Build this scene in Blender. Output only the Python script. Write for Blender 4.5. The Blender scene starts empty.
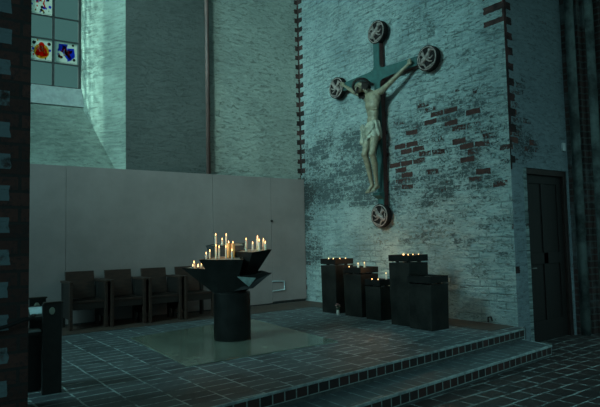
import bpy, bmesh, math, random
from mathutils import Vector, Matrix
R = random.Random(7)
PI = math.pi
scene = bpy.context.scene
C = scene.collection

# ------------------------------------------------------------------ materials
class NT:
    def __init__(s, name):
        s.m = bpy.data.materials.new(name); s.m.use_nodes = True
        s.t = s.m.node_tree; s.n = s.t.nodes; s.n.clear()
        s.out = s.n.new('ShaderNodeOutputMaterial')
        s.b = s.n.new('ShaderNodeBsdfPrincipled')
        s.t.links.new(s.b.outputs[0], s.out.inputs[0])
        s.co = s.n.new('ShaderNodeTexCoord').outputs['Object']
        sp = s.n.new('ShaderNodeSeparateXYZ'); s.t.links.new(s.co, sp.inputs[0])
        s.x, s.y, s.z = sp.outputs
    def put(s, v, sock):
        if isinstance(v, bpy.types.NodeSocket): s.t.links.new(v, sock)
        elif isinstance(v, (tuple, list)) and len(v) == 3 and sock.type == 'RGBA': sock.default_value = (*v, 1)
        else: sock.default_value = v
    def math(s, op, a, b=0.0, clamp=False):
        n = s.n.new('ShaderNodeMath'); n.operation = op; n.use_clamp = clamp
        s.put(a, n.inputs[0]); s.put(b, n.inputs[1]); return n.outputs[0]
    def mix(s, f, a, b):
        n = s.n.new('ShaderNodeMix'); n.data_type = 'RGBA'
        s.put(f, n.inputs[0]); s.put(a, n.inputs[6]); s.put(b, n.inputs[7]); return n.outputs[2]
    def noise(s, scale, detail=4, rough=.6, vec=None, dist=0):
        n = s.n.new('ShaderNodeTexNoise'); n.inputs['Scale'].default_value = scale
        n.inputs['Detail'].default_value = detail; n.inputs['Roughness'].default_value = rough
        n.inputs['Distortion'].default_value = dist
        s.t.links.new(vec or s.co, n.inputs['Vector']); return n.outputs['Fac']
    def comb(s, x, y, z=0.0):
        n = s.n.new('ShaderNodeCombineXYZ'); s.put(x, n.inputs[0]); s.put(y, n.inputs[1]); s.put(z, n.inputs[2]); return n.outputs[0]
    def ramp(s, v, a, b):       # smooth 0..1 between a and b
        n = s.n.new('ShaderNodeMapRange'); n.interpolation_type = 'SMOOTHSTEP'
        s.put(v, n.inputs[0]); n.inputs[1].default_value = a; n.inputs[2].default_value = b; return n.outputs[0]
    def brick(s, vec, w, h, mortar=.01, c1=(1, 1, 1), c2=(0, 0, 0), mc=(0, 0, 0), off=.5, smooth=.1):
        n = s.n.new('ShaderNodeTexBrick'); s.t.links.new(vec, n.inputs['Vector'])
        n.offset = off; n.inputs['Scale'].default_value = 1
        n.inputs['Brick Width'].default_value = w; n.inputs['Row Height'].default_value = h
        n.inputs['Mortar Size'].default_value = mortar; n.inputs['Mortar Smooth'].default_value = smooth
        s.put(c1, n.inputs['Color1']); s.put(c2, n.inputs['Color2']); s.put(mc, n.inputs['Mortar'])
        return n.outputs['Color'], n.outputs['Fac']
    def bump(s, h, strength=.5, dist=.02, prev=None):
        n = s.n.new('ShaderNodeBump'); n.inputs['Strength'].default_value = strength
        n.inputs['Distance'].default_value = dist; s.put(h, n.inputs['Height'])
        if prev: s.t.links.new(prev, n.inputs['Normal'])
        return n.outputs[0]
    def done(s, col=None, rough=None, normal=None, metal=None, spec=None):
        if col is not None: s.put(col, s.b.inputs['Base Color'])
        if rough is not None: s.put(rough, s.b.inputs['Roughness'])
        if normal is not None: s.t.links.new(normal, s.b.inputs['Normal'])
        if metal is not None: s.put(metal, s.b.inputs['Metallic'])
        if spec is not None: s.b.inputs['Specular IOR Level'].default_value = spec
        return s.m

def wall_mat(name, axis, base=(.47, .56, .52), dark=(.30, .37, .35), red_zone=None, blotch=None, teeth=None, joint=.10, bump=.9, lump=1.0, deep=.03):
    """whitewashed brick; axis = wall direction; the paint is worn away where the zones say"""
    k = NT(name)
    u = k.x if axis == 'x' else k.y
    wob = k.math('MULTIPLY', k.math('SUBTRACT', k.noise(1.7, 2), .5), .06)
    wob2 = k.math('MULTIPLY', k.math('SUBTRACT', k.noise(8, 3), .5), .035)
    vec = k.comb(k.math('ADD', u, wob2), k.math('ADD', k.z, k.math('ADD', wob, wob2)))
    pb, bf = k.brick(vec, .28, .105, .016, smooth=.8)
    st = k.comb(k.math('MULTIPLY', u, 1.0), k.math('MULTIPLY', k.z, 3.2))
    n1 = k.noise(.9, 4); n2 = k.noise(5.5, 7, .72, st, .5); n3 = k.noise(24, 5, .75)
    mass = k.noise(1.4, 3)
    plaster = k.mix(k.ramp(k.math('ADD', k.math('MULTIPLY', n1, .5), k.math('MULTIPLY', n2, .5)), .36, .62), dark, base)
    plaster = k.mix(k.math('MULTIPLY', k.ramp(n3, .54, .70), .45), plaster, tuple(c * .42 for c in base))
    crev = k.ramp(k.noise(7, 6, .78, st, 1.2), .53, .63)
    plaster = k.mix(k.math('MULTIPLY', crev, min(.9, .6 * lump)), plaster, tuple(c * .28 for c in base))
    jn = k.math('MULTIPLY', bf, k.ramp(k.noise(3, 3), .42, .62))
    plaster = k.mix(k.math('MULTIPLY', jn, joint), plaster, (.08, .11, .11))
    redc = k.mix(k.noise(14, 3), (.035, .022, .022), (.20, .065, .05))
    col = plaster
    def zone(u0, u1, z0, z1, s=.45):
        a = k.math('MULTIPLY', k.ramp(u, u0 - s, u0 + s), k.math('SUBTRACT', 1, k.ramp(u, u1 - s, u1 + s)))
        b = k.math('MULTIPLY', k.ramp(k.z, z0 - s, z0 + s), k.math('SUBTRACT', 1, k.ramp(k.z, z1 - s, z1 + s)))
        return k.math('MULTIPLY', a, b)
    h = k.math('ADD', k.math('MULTIPLY', jn, -min(.6, joint * 2.2)), k.math('ADD', k.math('MULTIPLY', n2, 1.6 * lump), k.math('MULTIPLY', n3, .5)))
    h = k.math('SUBTRACT', h, k.math('MULTIPLY', crev, .4))
    pbs = k.math('MULTIPLY', pb, 1.0)
    if blotch:
        nn0 = k.math('ADD', k.noise(13, 6, .85, k.comb(u, k.math('MULTIPLY', k.z, 1.6)), .5), k.math('ADD', k.math('MULTIPLY', k.math('SUBTRACT', mass, .5), .5), k.math('MULTIPLY', k.math('SUBTRACT', pbs, .5), .13)))
        for (a, b_, c, d, th, tint) in blotch:
            zz = zone(a, b_, c, d)
            f = k.math('MULTIPLY', k.ramp(k.math('SUBTRACT', nn0, k.math('MULTIPLY', k.math('SUBTRACT', 1, zz), .25)), th, th + .05), k.ramp(zz, .02, .2), True)
            col = k.mix(k.math('MULTIPLY', f, .8), col, tint)
            h = k.math('SUBTRACT', h, k.math('MULTIPLY', f, .6))
    if red_zone:
        for (a, b_, c, d, th) in red_zone:
            zz = zone(a, b_, c, d)
            pn = k.math('ADD', k.math('MULTIPLY', pbs, .40), k.math('ADD', k.math('MULTIPLY', mass, .45), k.math('MULTIPLY', n3, .42)))
            f = k.math('MULTIPLY', k.ramp(k.math('SUBTRACT', pn, k.math('MULTIPLY', k.math('SUBTRACT', 1, zz), .3)), th, th + .05), k.math('SUBTRACT', 1, bf), True)
            col = k.mix(f, col, redc); h = k.math('SUBTRACT', h, k.math('MULTIPLY', f, .8))
    if teeth:
        for (edge, sgn, w1, w2, z0, z1, pitch, tint) in teeth:
            d = k.math('MULTIPLY', k.math('SUBTRACT', u, edge), sgn)
            ph = k.math('FRACT', k.math('DIVIDE', k.math('ADD', k.z, wob2), pitch))
            alt = k.math('GREATER_THAN', ph, .5)
            w = k.math('ADD', k.math('MULTIPLY', alt, w2 - w1), w1)
            w = k.math('ADD', w, k.math('MULTIPLY', k.math('SUBTRACT', n3, .5), .07))
            f = k.math('MULTIPLY', k.math('LESS_THAN', d, w), k.math('MULTIPLY', k.math('GREATER_THAN', k.z, z0), k.math('LESS_THAN', k.z, z1)))
            col = k.mix(f, col, k.mix(k.ramp(k.noise(4, 3), .35, .65), tuple(t * .2 for t in tint), tint))
    return k.done(col, .85, k.bump(h, bump, deep))

M = {}
RED = (.10, .042, .036)
M['wall_back'] = wall_mat('whitewashed masonry back', 'x', (.40, .46, .41), (.27, .32, .29), teeth=[(7.2, -1, .02, .09, 2.9, 9, .21, RED)], bump=1.0, lump=1.2, joint=.03)
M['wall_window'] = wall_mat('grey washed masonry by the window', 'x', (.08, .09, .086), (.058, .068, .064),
                            blotch=[(4.35, 5.2, 2.6, 2.95, .40, (.02, .028, .025))], bump=.7, lump=.5, joint=.03)  # back wall's paint made darker: the dimmer light here is put into the colour
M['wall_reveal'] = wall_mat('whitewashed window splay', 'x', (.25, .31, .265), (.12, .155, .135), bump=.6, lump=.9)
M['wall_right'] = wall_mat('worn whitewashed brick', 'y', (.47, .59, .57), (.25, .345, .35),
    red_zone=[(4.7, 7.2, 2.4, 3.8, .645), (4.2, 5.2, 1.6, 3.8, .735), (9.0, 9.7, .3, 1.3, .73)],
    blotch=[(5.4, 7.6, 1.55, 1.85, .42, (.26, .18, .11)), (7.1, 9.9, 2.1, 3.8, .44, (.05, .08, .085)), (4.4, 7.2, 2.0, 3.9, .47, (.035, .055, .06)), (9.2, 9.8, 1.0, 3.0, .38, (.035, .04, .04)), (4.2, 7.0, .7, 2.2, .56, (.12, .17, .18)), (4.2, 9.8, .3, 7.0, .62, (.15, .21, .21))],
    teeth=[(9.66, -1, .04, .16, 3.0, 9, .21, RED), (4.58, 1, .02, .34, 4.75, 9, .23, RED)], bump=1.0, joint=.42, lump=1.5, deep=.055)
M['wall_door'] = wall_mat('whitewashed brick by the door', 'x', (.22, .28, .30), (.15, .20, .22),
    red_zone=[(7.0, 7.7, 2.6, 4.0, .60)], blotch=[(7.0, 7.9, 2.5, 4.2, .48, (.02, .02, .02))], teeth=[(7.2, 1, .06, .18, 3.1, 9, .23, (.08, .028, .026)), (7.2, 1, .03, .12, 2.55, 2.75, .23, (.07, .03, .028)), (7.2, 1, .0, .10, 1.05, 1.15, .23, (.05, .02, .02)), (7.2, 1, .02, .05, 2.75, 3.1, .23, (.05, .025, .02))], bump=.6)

def pillar_mat():
    k = NT('dark pier brick')
    vec = k.comb(k.math('ADD', k.x, k.y), k.z)
    bc, bf = k.brick(vec, .28, .118, .012, (.04, .018, .015), (.10, .038, .03), (.03, .024, .022))
    n = k.noise(30, 4, .7); n2 = k.noise(3, 3)
    col = k.mix(k.ramp(n, .45, .75), bc, (.02, .018, .02))
    ph = k.math('FRACT', k.math('ADD', k.math('DIVIDE', k.z, .236), .32))
    f = k.math('MULTIPLY', k.math('LESS_THAN', k.math('ADD', k.x, k.math('MULTIPLY', k.math('SUBTRACT', k.noise(9, 2), .5), .06)), .70),
               k.math('GREATER_THAN', ph, .52))
    ff = k.math('MULTIPLY', f, k.ramp(k.math('ADD', k.noise(7, 4), .1), .4, .55))
    col = k.mix(ff, col, (.14, .20, .22))
    return k.done(col, .8, k.bump(k.math('SUBTRACT', n, bf), .7, .02))
M['pillar'] = pillar_mat()

def pier_mat():
    k = NT('ribbed pier brick')
    vec = k.comb(k.math('ADD', k.x, k.y), k.z)
    bc, bf = k.brick(vec, .28, .105, .012, (.02, .012, .011), (.045, .02, .017), (.05, .06, .058))
    n = k.noise(2.2, 4)
    col = k.mix(k.ramp(n, .5, .7), bc, (.09, .115, .115))
    return k.done(col, .85, k.bump(k.math('MULTIPLY', bf, -1), .6, .015))
M['pier'] = pier_mat()

def floor_mat(name, w, h, swap, c1, c2, mort, rough=.42, ms=.009):
    k = NT(name)
    wob = k.math('MULTIPLY', k.math('SUBTRACT', k.noise(1.3, 2), .5), .05)
    wob2 = k.math('MULTIPLY', k.math('SUBTRACT', k.noise(6, 2), .5), .012)
    a, b = (k.y, k.x) if swap else (k.x, k.y)
    vec = k.comb(k.math('ADD', a, wob), k.math('ADD', b, k.math('ADD', wob, wob2)))
    bc, bf = k.brick(vec, w, h, ms, c1, c2, (0, 0, 0))
    n = k.noise(2.0, 4, .65); n2 = k.noise(22, 4, .7)
    col = k.mix(k.ramp(n, .42, .66), bc, k.mix(n2, c2, tuple(x * 1.6 for x in c1)))
    wearj = k.ramp(k.noise(3.6, 5, .75), .40, .56)
    col = k.mix(k.math('MULTIPLY', bf, k.math('ADD', k.math('MULTIPLY', wearj, .85), .10)), col, mort)
    rg = k.math('ADD', k.math('MULTIPLY', n2, .25), rough - .1)
    h_ = k.math('ADD', k.math('MULTIPLY', bf, -.7), k.math('ADD', k.math('MULTIPLY', n2, .25), k.math('MULTIPLY', n, .9)))
    return k.done(col, rg, k.bump(h_, .5, .01))
M['platform'] = floor_mat('old brick paving', .17, .325, True, (.026, .034, .040), (.075, .092, .095), (.34, .43, .425), .52)
M['tread'] = floor_mat('tread brick paving', .5, .16, True, (.04, .055, .06), (.065, .08, .085), (.24, .32, .32))
M['lower'] = floor_mat('lower floor tiles', .29, .21, False, (.022, .020, .020), (.045, .030, .028), (.27, .33, .32), .42, .011)

def riser_mat(dz):
    k = NT('brick on edge riser')
    vec = k.comb(k.math('ADD', k.x, .03), k.math('ADD', k.z, dz))
    bc, bf = k.brick(vec, .135, .1, .007, (.010, .007, .007), (.045, .014, .012), (.20, .25, .24), off=0)
    n = k.noise(25, 3)
    col = k.mix(k.math('MULTIPLY', k.ramp(n, .5, .7), .5), bc, (.02, .018, .02))
    return k.done(col, .6, k.bump(k.math('MULTIPLY', bf, -1), .4, .01))
M['riser'] = riser_mat(.012); M['riser_low'] = riser_mat(.066)

def simple(name, c, rough=.6, metal=0, nscale=12, var=.35, bump=.15, spec=.5, stretch=None):
    k = NT(name)
    v = None
    if stretch:
        mp = k.n.new('ShaderNodeMapping'); mp.inputs['Scale'].default_value = stretch; k.t.links.new(k.co, mp.inputs[0]); v = mp.outputs[0]
    n = k.noise(nscale, 5, .65, v)
    lo = tuple(x * (1 - var) for x in c); hi = tuple(min(1, x * (1 + var)) for x in c)
    col = k.mix(k.ramp(n, .3, .7), lo, hi)
    return k.done(col, rough, k.bump(n, bump, .01), metal, spec)
M['nosing'] = simple('worn pale nosing', (.24, .30, .30), .55, var=.4)
M['screen'] = simple('painted grey boards', (.235, .205, .20), .6, nscale=1.2, var=.1, bump=.02)
M['screen_edge'] = simple('shadow joint grey', (.05, .06, .06), .8)
M['wood'] = simple('old brown oak', (.024, .012, .008), .5, nscale=6, var=.5, stretch=(1, 1, 5))
M['wood_dark'] = simple('dark oak', (.008, .006, .005), .5, nscale=6, var=.4, stretch=(6, 6, 1))
M['black_wood'] = simple('black stained wood', (.014, .012, .012), .5, var=.3)
M['door'] = simple('black brown door', (.008, .005, .0045), .55, nscale=8, var=.4, stretch=(8, 8, .6))
M['doorframe'] = simple('brown door frame', (.022, .011, .009), .55, var=.3)
M['steel'] = simple('blackened steel', (.008, .008, .0075), .40, .4, nscale=5, var=.5, bump=.06)
M['steel_box'] = simple('waxed raw steel', (.015, .014, .012), .42, .4, nscale=4, var=.6, bump=.05)
M['sand'] = simple('wax stained tray sand', (.22, .19, .15), .8, nscale=40, var=.5, bump=.4)
M['slab'] = simple('smooth grey green slab', (.15, .165, .13), .14, nscale=2.5, var=.3, bump=.02)
M['cross'] = simple('green cross paint', (.014, .062, .058), .55, nscale=8, var=.3)
M['cross_edge'] = simple('dark red cross edge', (.05, .012, .011), .6, var=.4)
M['medal'] = simple('black medallion ground', (.012, .009, .009), .8, spec=.15)
M['relief'] = simple('worn carved relief', (.24, .19, .17), .6, nscale=25, var=.5, bump=.3)
M['skin'] = simple('aged painted carved wood', (.195, .165, .11), .55, nscale=14, var=.3, bump=.1)
M['cloth'] = simple('carved loincloth', (.29, .285, .22), .6, nscale=20, var=.25, bump=.1)
M['hair'] = simple('carved dark hair', (.018, .011, .009), .65, nscale=30, var=.4, bump=.3)
M['wax'] = None
M['stone'] = simple('pale stone sill', (.30, .34, .33), .8, nscale=10, var=.15)
M['lead'] = simple('lead bar', (.03, .035, .035), .6)
M['pipe'] = simple('rust brown pipe', (.085, .05, .045), .6, nscale=3, var=.5, stretch=(1, 1, .3))
M['white'] = simple('white plastic', (.6, .65, .65), .4, var=.05)
M['paper'] = simple('paper', (.42, .52, .54), .7, var=.1)
M['plate'] = simple('white enamel', (.38, .44, .36), .4, var=.1)
M['rubber'] = simple('black rope', (.008, .008, .008), .8)
M['ceramic'] = simple('cream ceramic', (.3, .28, .25), .4, var=.1)
M['petal'] = simple('faded pink petals', (.28, .12, .12), .7)
M['leaf'] = simple('dark leaves', (.03, .07, .03), .6)
M['aluminium'] = simple('tealight cup', (.35, .35, .34), .35, .8)
M['ceiling'] = simple('ceiling plaster', (.2, .22, .22), .9)

def wax_mat(name, c, glow):
    k = NT(name); k.b.inputs['Subsurface Weight'].default_value = .35
    k.b.inputs['Subsurface Radius'].default_value = (.03, .015, .006)
    return k.done(c, .45)
M['wax'] = wax_mat('white candle wax', (.78, .66, .50), 0)
M['wax_yellow'] = wax_mat('yellow candle wax', (.75, .42, .14), 0)
def flame_mat():
    k = NT('candle flame'); e = k.n.new('ShaderNodeEmission')
    e.inputs[0].default_value = (1, .52, .20, 1); e.inputs[1].default_value = 5
    k.t.links.new(e.outputs[0], k.out.inputs[0]); return k.m
M['flame'] = flame_mat()
def glass_mat():
    k = NT('window glass')
    tr = k.n.new('ShaderNodeBsdfTransparent'); tr.inputs[0].default_value = (.80, .92, .90, 1)
    gl = k.n.new('ShaderNodeBsdfGlossy'); gl.inputs['Roughness'].default_value = .15
    mx = k.n.new('ShaderNodeMixShader'); mx.inputs[0].default_value = .06
    k.t.links.new(tr.outputs[0], mx.inputs[1]); k.t.links.new(gl.outputs[0], mx.inputs[2]); k.t.links.new(mx.outputs[0], k.out.inputs[0]); return k.m
M['glass'] = glass_mat()
def stained(name, c):       # coloured glass, lit through from outside
    k = NT(name)
    tr = k.n.new('ShaderNodeBsdfTransparent'); tr.inputs[0].default_value = (*c, 1)
    tl = k.n.new('ShaderNodeBsdfTranslucent'); tl.inputs[0].default_value = (*c, 1)
    mx = k.n.new('ShaderNodeMixShader'); mx.inputs[0].default_value = .3
    k.t.links.new(tr.outputs[0], mx.inputs[1]); k.t.links.new(tl.outputs[0], mx.inputs[2]); k.t.links.new(mx.outputs[0], k.out.inputs[0]); return k.m
M['g_white'] = stained('white stained glass', (.92, .93, .90)); M['g_red'] = stained('red stained glass', (.85, .11, .06))
M['g_blue'] = stained('blue stained glass', (.09, .18, .75)); M['g_gold'] = stained('gold stained glass', (.8, .52, .14)); M['g_dark'] = stained('dark stained glass', (.12, .12, .14))

# ------------------------------------------------------------------ mesh helpers
class MB:
    def __init__(s): s.b = bmesh.new()
    def hull(s, bot, top):
        n = len(bot)
        a = [s.b.verts.new(p) for p in bot]; b = [s.b.verts.new(p) for p in top]
        s.b.faces.new(a[::-1]); s.b.faces.new(b)
        for i in range(n): s.b.faces.new((a[i], a[(i + 1) % n], b[(i + 1) % n], b[i]))
        return s
    def box(s, x0, x1, y0, y1, z0, z1):
        return s.hull([(x0, y0, z0), (x1, y0, z0), (x1, y1, z0), (x0, y1, z0)], [(x0, y0, z1), (x1, y0, z1), (x1, y1, z1), (x0, y1, z1)])
    def prism(s, pts, z0, z1): return s.hull([(x, y, z0) for x, y in pts], [(x, y, z1) for x, y in pts])
    def tube(s, pts, rad, n=8, closed=False):
        pts = [Vector(p) for p in pts]; m = len(pts); rings = []
        rad = rad if isinstance(rad, (list, tuple)) else [rad] * m
        up = None
        for i, p in enumerate(pts):
            if closed: d = (pts[(i + 1) % m] - pts[i - 1]).normalized()
            else: d = (pts[min(i + 1, m - 1)] - pts[max(i - 1, 0)]).normalized()
            if up is None: up = d.orthogonal().normalized()
            up = (up - d * up.dot(d)).normalized(); q = d.cross(up)
            rings.append([s.b.verts.new(p + (up * math.cos(2 * PI * j / n) + q * math.sin(2 * PI * j / n)) * rad[i]) for j in range(n)])
        for i in range(m if closed else m - 1):
            A, B = rings[i], rings[(i + 1) % m]
            for j in range(n): s.b.faces.new((A[j], A[(j + 1) % n], B[(j + 1) % n], B[j]))
        if not closed: s.b.faces.new(rings[0][::-1]); s.b.faces.new(rings[-1])
        return s
    def lathe(s, prof, n=16, o=(0, 0, 0)):
        o = Vector(o); rings = []
        for r, z in prof:
            if r < 1e-5: rings.append([s.b.verts.new(o + Vector((0, 0, z)))])
            else: rings.append([s.b.verts.new(o + Vector((r * math.cos(2 * PI * j / n), r * math.sin(2 * PI * j / n), z))) for j in range(n)])
        for A, B in zip(rings, rings[1:]):
            if len(A) == len(B) == 1: continue
            for j in range(n):
                k = (j + 1) % n
                if len(A) == 1: s.b.faces.new((A[0], B[k], B[j]))
                elif len(B) == 1: s.b.faces.new((A[j], A[k], B[0]))
                else: s.b.faces.new((A[j], A[k], B[k], B[j]))
        if len(rings[0]) > 1: s.b.faces.new(rings[0][::-1])
        if len(rings[-1]) > 1: s.b.faces.new(rings[-1])
        return s
    def ball(s, c, r, n=10, sc=(1, 1, 1)):
        mat = Matrix.Translation(c) @ Matrix.Diagonal((*[r * x for x in sc], 1))
        bmesh.ops.create_uvsphere(s.b, u_segments=n + 2, v_segments=n, radius=1, matrix=mat); return s
    def cap(s, a, b, ra, rb, n=10):      # tapered capsule for body building
        a = Vector(a); b = Vector(b)
        s.ball(a, ra); s.ball(b, rb); s.tube([a, b], [ra, rb], 12); return s
    def xf(s, mat): bmesh.ops.transform(s.b, matrix=mat, verts=s.b.verts); return s
    def build(s, name, mat, parent=None, bevel=0, smooth=False, remesh=0, sub=0, rsm=3):
        bmesh.ops.recalc_face_normals(s.b, faces=s.b.faces)
        me = bpy.data.meshes.new(name); s.b.to_mesh(me); s.b.free()
        me.materials.append(mat)
        o = bpy.data.objects.new(name, me); C.objects.link(o)
        if remesh:
            r = o.modifiers.new('r', 'REMESH'); r.mode = 'VOXEL'; r.voxel_size = remesh; r.use_smooth_shade = True
            sm = o.modifiers.new('s', 'SMOOTH'); sm.iterations = rsm; sm.factor = .5
            dg = bpy.context.evaluated_depsgraph_get(); dg.update()
            me2 = bpy.data.meshes.new_from_object(o.evaluated_get(dg)); o.modifiers.clear(); o.data = me2; me2.name = name
            if not me2.materials: me2.materials.append(mat)
            smooth = True
        if smooth:
            for p in o.data.polygons: p.use_smooth = True
        if bevel:
            b = o.modifiers.new('bevel', 'BEVEL'); b.width = bevel; b.segments = 2; b.limit_method = 'ANGLE'
        if parent: o.parent = parent
        return o

def tag(o, label, cat, group=None):
    o['label'] = label; o['category'] = cat
    if group: o['group'] = group
    return o
def thing(name, label, cat, loc=(0, 0, 0), rz=0, group=None):
    o = bpy.data.objects.new(name, None); C.objects.link(o); o.location = loc; o.rotation_euler = (0, 0, rz)
    o.empty_display_size = .1
    return tag(o, label, cat, group)
def struct(o): o['kind'] = 'structure'; return o

# ------------------------------------------------------------------ the setting
P = .30            # platform height
# wedge in plan: nosing line slightly oblique
def nose1(x): return 4.026 + (x - 2.234) * .0853
def nose2(x): return 3.683 + (x - 3.237) * .0818
XL = -3.0
struct(MB().box(-6, 12, -3, 9.0, -.2, 0).build('floor', M['lower']))
struct(MB().prism([(XL, nose1(XL) + .014), (7.2, nose1(7.2) + .014), (7.2, 9.75), (XL, 9.75)], .0, P).build('floor_platform', M['platform']))
struct(MB().prism([(XL, nose2(XL) + .012), (7.0, nose2(7.0) + .012), (7.12, 4.55), (7.12, nose1(7.12) + .013), (XL, nose1(XL) + .013)], .0, .149).build('floor_step', M['tread']))
# risers: brick on edge, and worn pale nosings
def strip(fn, x0, x1, off, th, z0, z1, name, mat, bev=0):
    return struct(MB().prism([(x0, fn(x0) + off), (x1, fn(x1) + off), (x1, fn(x1) + off + th), (x0, fn(x0) + off + th)], z0, z1).build(name, mat, bevel=bev))
strip(nose1, XL, 7.12, .0, .013, .185, P - .022, 'trim_1', M['riser'])
strip(nose1, XL, 7.12, .007, .006, .149, .185, 'trim_9', M['screen_edge'])  # dark strip painted in for the shadow below the brick row
strip(nose1, XL, 7.12, -.006, .022, P - .022, P + .002, 'trim_2', M['nosing'], .004)
strip(nose2, XL, 7.0, -.008, .019, .03, .125, 'trim_3', M['riser_low'])
strip(nose2, XL, 7.0, .004, .014, .001, .03, 'trim_10', M['screen_edge'])  # same dark strip as shadow at the foot of the lower riser
strip(nose2, XL, 7.0, -.014, .024, .125, .152, 'trim_4', M['nosing'], .004)
struct(MB().prism([(6.97, nose2(7) - .014), (7.005, nose2(7) - .014), (7.125, 4.55), (7.09, 4.55)], .125, .153).build('trim_5', M['nosing'], bevel=.004))
# dark strip of older bricks along the foot of the walls
def wallfoot():
    k = NT('brown brick border'); vec = k.comb(k.x, k.y)
    bc, bf = k.brick(vec, .30, .14, .008, (.05, .032, .024), (.075, .045, .032), (.03, .025, .02))
    return k.done(bc, .6, k.bump(k.noise(15, 4), .4, .01))
M['border'] = wallfoot()
struct(MB().box(-2.9, 7.18, 8.55, 9.5, P, P + .004).build('trim_6', M['border']))
struct(MB().box(6.62, 7.18, 4.62, 8.55, P, P + .004).build('trim_7', M['border']))

# walls
struct(MB().box(4.95, 7.5, 9.66, 10.1, 0, 8.6).build('wall_back', M['wall_back']))
a_ = math.radians(6.5); dA = Vector((math.cos(a_), -math.sin(a_), 0)); nA = Vector((math.sin(a_), math.cos(a_), 0)); p0 = Vector((5.05, 9.66, 0))
def LW(L, d, z=0): v = p0 - dA * L + nA * d; return (v.x, v.y, z)
def lwp(pts, name, mat, z1=8.6):
    return struct(MB().hull([LW(*p) for p in pts], [LW(*p, z1) for p in pts]).build(name, mat))
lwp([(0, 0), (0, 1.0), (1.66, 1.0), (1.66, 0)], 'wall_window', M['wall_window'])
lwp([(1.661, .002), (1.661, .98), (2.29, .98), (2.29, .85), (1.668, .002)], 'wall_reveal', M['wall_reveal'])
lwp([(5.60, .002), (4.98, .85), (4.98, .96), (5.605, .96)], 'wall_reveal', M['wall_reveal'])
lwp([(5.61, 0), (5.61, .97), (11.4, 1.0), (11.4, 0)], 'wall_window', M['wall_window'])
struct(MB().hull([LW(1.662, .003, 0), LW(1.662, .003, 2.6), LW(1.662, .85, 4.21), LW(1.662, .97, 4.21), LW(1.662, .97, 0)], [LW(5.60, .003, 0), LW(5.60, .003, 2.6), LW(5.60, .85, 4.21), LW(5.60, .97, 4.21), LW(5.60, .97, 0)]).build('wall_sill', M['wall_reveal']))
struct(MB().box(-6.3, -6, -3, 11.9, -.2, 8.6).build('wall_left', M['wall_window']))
struct(MB().hull([LW(2.2, .80, 4.19), LW(5.0, .80, 4.19), LW(5.0, 1.1, 4.19), LW(2.2, 1.1, 4.19)], [LW(2.2, .86, 4.55), LW(5.0, .86, 4.55), LW(5.0, 1.1, 4.55), LW(2.2, 1.1, 4.55)]).build('trim_8', M['stone'], bevel=.01))
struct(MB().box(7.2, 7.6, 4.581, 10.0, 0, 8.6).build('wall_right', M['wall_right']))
w = MB()
w.box(7.201, 7.50, 4.575, 4.9, 0, 2.6); w.box(8.74, 12, 4.575, 4.9, 0, 2.6); w.box(7.201, 12, 4.575, 4.9, 2.6, 8.6)
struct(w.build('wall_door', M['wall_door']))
struct(MB().box(-6, 12, -3, 11.0, 8.6, 8.8).build('ceiling', M['ceiling']))
# brick pillar in the left foreground
struct(MB().box(-.25, .84, 4.55, 5.1, P, 8.6).build('wall_pillar', M['pillar'], bevel=.01))
# ribbed pier beside the door
w = MB()
w.box(8.80, 9.00, 4.46, 4.58, 0, 8.6); w.box(9.0, 9.12, 4.40, 4.58, 0, 8.6)
w.box(9.12, 9.40, 4.36, 4.58, 0, 8.6)
w.box(9.40, 9.62, 4.22, 4.58, 0, 8.6); w.box(9.62, 12, 4.08, 4.58, 0, 8.6)
struct(w.build('wall_pier', M['pier']))
M['rib'] = simple('grey washed rib', (.085, .11, .105), .8, nscale=3, var=.7, bump=.4)
struct(MB().lathe([(.075, 0), (.075, 8.6)], 16, (8.86, 4.46, 0)).build('trim_11', M['rib'], smooth=True))
struct(MB().lathe([(.10, 0), (.10, 8.6)], 16, (9.27, 4.37, 0)).build('trim_12', M['rib'], smooth=True))
struct(MB().lathe([(.11, 0), (.11, 8.6)], 16, (9.80, 4.09, 0)).build('trim_13', M['rib'], smooth=True))

# window: panes in lead bars, one shield in two of them
win = struct(bpy.data.objects.new('window_1', None)); C.objects.link(win); win.location = LW(2.29, .95, 4.55)
Rw = Matrix.Rotation(-a_ + PI, 4, 'Z')     # local +x = towards the left end, +y = into the room
win.rotation_euler = (0, 0, -a_ + PI)
fr = MB(); fr.box(0, .055, -.02, .02, 0, 4.0); fr.box(2.63, 2.69, -.02, .02, 0, 4.0); fr.box(0, 2.69, -.03, .03, -.002, .03)
cols = [.07 + i * .425 for i in range(7)]
for x in cols[1:6]: fr.box(x - .024, x + .024, -.014, .014, .03, 4.0)
f_ = fr.build('window_frame', M['lead'], win)
bars = MB()
rows = [.03 + i * .44 for i in range(10)]
for z in rows[1:]: bars.box(.05, 2.63, -.010, .010, z - .013, z + .013)
bars.build('glazing_bar', M['lead'], win)
shields = {}
for i in range(6):
    x0, x1 = cols[i] - .01, cols[i + 1] - .03
    p = MB(); p.box(x0, x1, -.004, .0, .03, 4.0); g = p.build('window_pane', M['glass'], win)
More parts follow.
